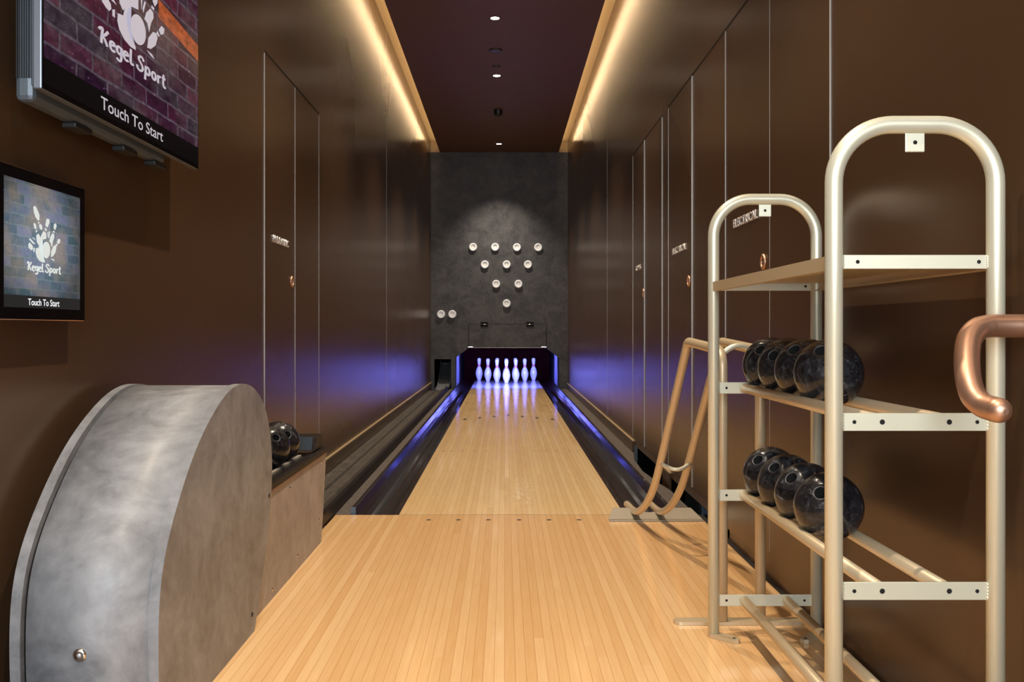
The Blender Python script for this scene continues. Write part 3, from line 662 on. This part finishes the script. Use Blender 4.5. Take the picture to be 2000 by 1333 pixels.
# ------------------------------------------------------------------ ball rack
rk = thing('ball_rack', 'tall champagne metal ball rack with arched ends and eight black balls', 'ball rack', (.735, 2.19, 0))
RX0, RX1, YF, YB, TR_ = .590, .880, 1.698, 2.675, .0158
def arch(y, name):
    p = fillet([(RX0, y, .012), (RX0, y, 1.236), (RX1, y, 1.236), (RX1, y, .012)], .105, 14)
    fr = MB().tube(p, TR_, 24).build(name, 'champagne', rk)
    s_ = 1
    tx = (RX0+RX1)/2
    tb = MB(); tb.box(tx-.0175, tx+.0175, y-.002, y+.002, 1.187, 1.2235, bevel=.0015); tabo = tb.build('hanging_tab', 'champagne', fr)
    MB().lathe([(0, 0), (.0038, 0)], (tx, y-.0024, 1.204), (0, -1, 0), 14).build('screw_hole', 'void', fr)
    for sx in (1, -1):
        xx = RX0 if sx > 0 else RX1
        pts = [(xx-.018*sx, y+.018), (xx+.010*sx, y+.018)]
        base = [(xx-sx*.0165, y+.004), (xx-sx*.006, y+.0165), (xx+sx*.008, y+.015), (xx+sx*.058, y-.040), (xx+sx*.062, y-.052), (xx+sx*.055, y-.063), (xx+sx*.042, y-.064), (xx-sx*.012, y-.012)]
        ft = MB().prism(base, 'z', .0005, .0115).build('foot', 'champagne_warmlit', fr)
        MB().lathe([(0, 0), (.0045, 0)], (xx+sx*.046, y-.049, .012), (0, 0, 1), 12).build('screw_hole', 'void', ft)
    return fr
arch(YF, 'front_frame'); arch(YB, 'rear_frame')
for y, s_ in ((YF, -1), (YB, 1)):
    for z, h, rails in ((.990, .0125, False), (.703, .0160, True), (.400, .0160, True), (.103, .0160, True)):
        bar = MB(); bar.box(RX0+.012, RX1-.012, y-.0022, y+.0022, z-h, z+h, bevel=.0008)
        bo = bar.build('cross_bar', 'champagne', rk)
        for x in ([.632, .849] if not rails else [.626, .676, .796, .846]):
            for sd in (-1, 1):
                MB().lathe([(0, 0), (.0036 if x in (.626, .846, .632, .849) else .0048, 0)], (x, y+sd*.0026, z), (0, sd, 0), 14).build('screw_hole', 'void', bo)
        for x, sg in ((RX0+TR_-.001, 1), (RX1-TR_+.001, -1)):
            m = MB()
            random.seed(int(z*100))
            for k in range(5): m.lathe([(0, .0035), (.003, .0025), (.004, 0), (.003, -.0025), (0, -.0035)], (x, y-.001, z-h+.004+k*(2*h-.008)/4), (sg, .3, .2), 8)
            m.build('weld_bead', 'champagne', bo)
for z in (.703, .400, .103):
    for x in (.676, .796):
        MB().tube([(x, YF+.0024, z), (x, YB-.0024, z)], .0135, 20, cap=True).build('ball_rail', 'champagne_warmlit', rk)
m = MB(); m.box(RX0-.006, RX1+.006, YF+.0025, YB-.0025, .998, 1.002); m.box(RX0-.006, RX0-.0035, YF+.0165, YB-.0165, .976, .998); m.box(RX1+.0035, RX1+.006, YF+.0165, YB-.0165, .976, .998)
m.box(RX0-.0035, RX0+.010, YF+.0165, YB-.0165, .976, .978); m.box(RX1-.010, RX1+.0035, YF+.0165, YB-.0165, .976, .978)
m.build('shelf', 'champagne_warmlit', rk)
# ------------------------------------------------------------------ bowling ramp
rp = thing('bowling_ramp', 'champagne metal tube bowling ramp standing over the foul line behind the rack', 'bowling ramp', (.65, 3.6, 0))
RP = [(.641, 2.770, .806), (.636, 2.945, .814), (.6285, 3.175, .824), (.626, 3.262, .806), (.623, 3.345, .750), (.620, 3.478, .610), (.615, 3.617, .464), (.613, 3.715, .352), (.609, 3.840, .240), (.604, 4.013, .140), (.599, 4.180, .072), (.595, 4.300, .040), (.588, 4.54, .024)]
def railpath(dx):
    # straight run, tight bend at the top, long bend at the foot
    top = fillet([(.641+dx, 2.79, .011), (.641+dx, 2.79, .806), (.6270+dx, 3.238, .826), (.6145+dx, 3.70, .372)], [.055, .060], 10)
    low = spline([(a+dx, b, c) for a, b, c in ((.6145, 3.70, .372), (.609, 3.840, .240), (.604, 4.000, .142), (.599, 4.170, .072), (.594, 4.330, .036), (.588, 4.56, .026))], 6)
    return top[:-1]+low
for dx in (0, .112): MB().tube(railpath(dx), .0155, 20, round_end=True).build('guide_rail', 'champagne_warmlit', rp)
def hoop(a, b, sag, r, name):
    a, b = Vector(a), Vector(b); pts = []
    for k in range(17):
        t_ = k/16; q = a.lerp(b, t_); pts.append(q+Vector(sag)*math.sin(PI*t_))
    MB().tube(pts, r, 14).build(name, 'champagne', rp)
hoop((.6135, 3.715, .342), (.7255, 3.715, .342), (0, -.03, -.020), .0075, 'cross_hoop')
hoop((.640, 2.815, .790), (.752, 2.815, .790), (0, 0, .030), .0085, 'cross_hoop')
def stadium(x0, x1, y, r, n=8): return [(x0+r+r*math.cos(PI/2+PI*k/n), y+r*math.sin(PI/2+PI*k/n)) for k in range(n+1)]+[(x1-r+r*math.cos(-PI/2+PI*k/n), y+r*math.sin(-PI/2+PI*k/n)) for k in range(n+1)]
MB().prism(stadium(.498, .888, 2.798, .023), 'z', .0005, .010).build('foot_plate', 'champagne_warmlit', rp)
# foot at the foul line: bent plate with a notch between the rails
m = MB(); yb = 4.44
pl_ = [(.475, 4.305), (.905, 4.305), (.905, 4.325), (.475, 4.325)]
m.box(.472, .898, 4.268, 4.300, .0005, .006, bevel=.0015)
up = [(.472, .006), (.898, .006), (.862, .040)]
for k in range(9): 
    a = k/8; up.append((.745-.165*a, .040-.014*math.sin(PI*a)))
up += [(.500, .040)]
A = [m.bm.verts.new((x, 4.300+(z-.006)*2.6, z)) for x, z in up]; B = [m.bm.verts.new((x, 4.304+(z-.006)*2.6, z)) for x, z in up]
m.bm.faces.new(A); m.bm.faces.new(B[::-1])
for i in range(len(up)): m.bm.faces.new((A[i], A[(i+1) % len(up)], B[(i+1) % len(up)], B[i]))
m.build('base_plate', 'plate', rp)
# ------------------------------------------------------------------ copper handrail end
hr = thing('handrail', 'brushed copper handrail end curling down in front of the rack at right', 'handrail', (.90, 1.61, .87))
hp = spline([(0.8272, 1.612, 0.875), (0.8019, 1.605, 0.8697), (0.7806, 1.59, 0.8534), (0.7666, 1.57, 0.8299), (0.7568, 1.55, 0.8052), (0.7504, 1.53, 0.7813), (0.7504, 1.515, 0.7617), (0.7575, 1.5, 0.7489), (0.7625, 1.475, 0.7446), (0.7636, 1.465, 0.7439)], 7)
MB().tube([(RW-.004, 1.612, .875), (.87, 1.612, .875)]+[tuple(p) for p in hp], .0198, 24, round_end=True).build('rail', 'copper', hr)
MB().lathe([(.0185, .012), (.030, .006), (.036, 0), (0, 0)], (RW, 1.612, .873), (-1, 0, 0), 28).build('wall_flange', 'copper', hr)
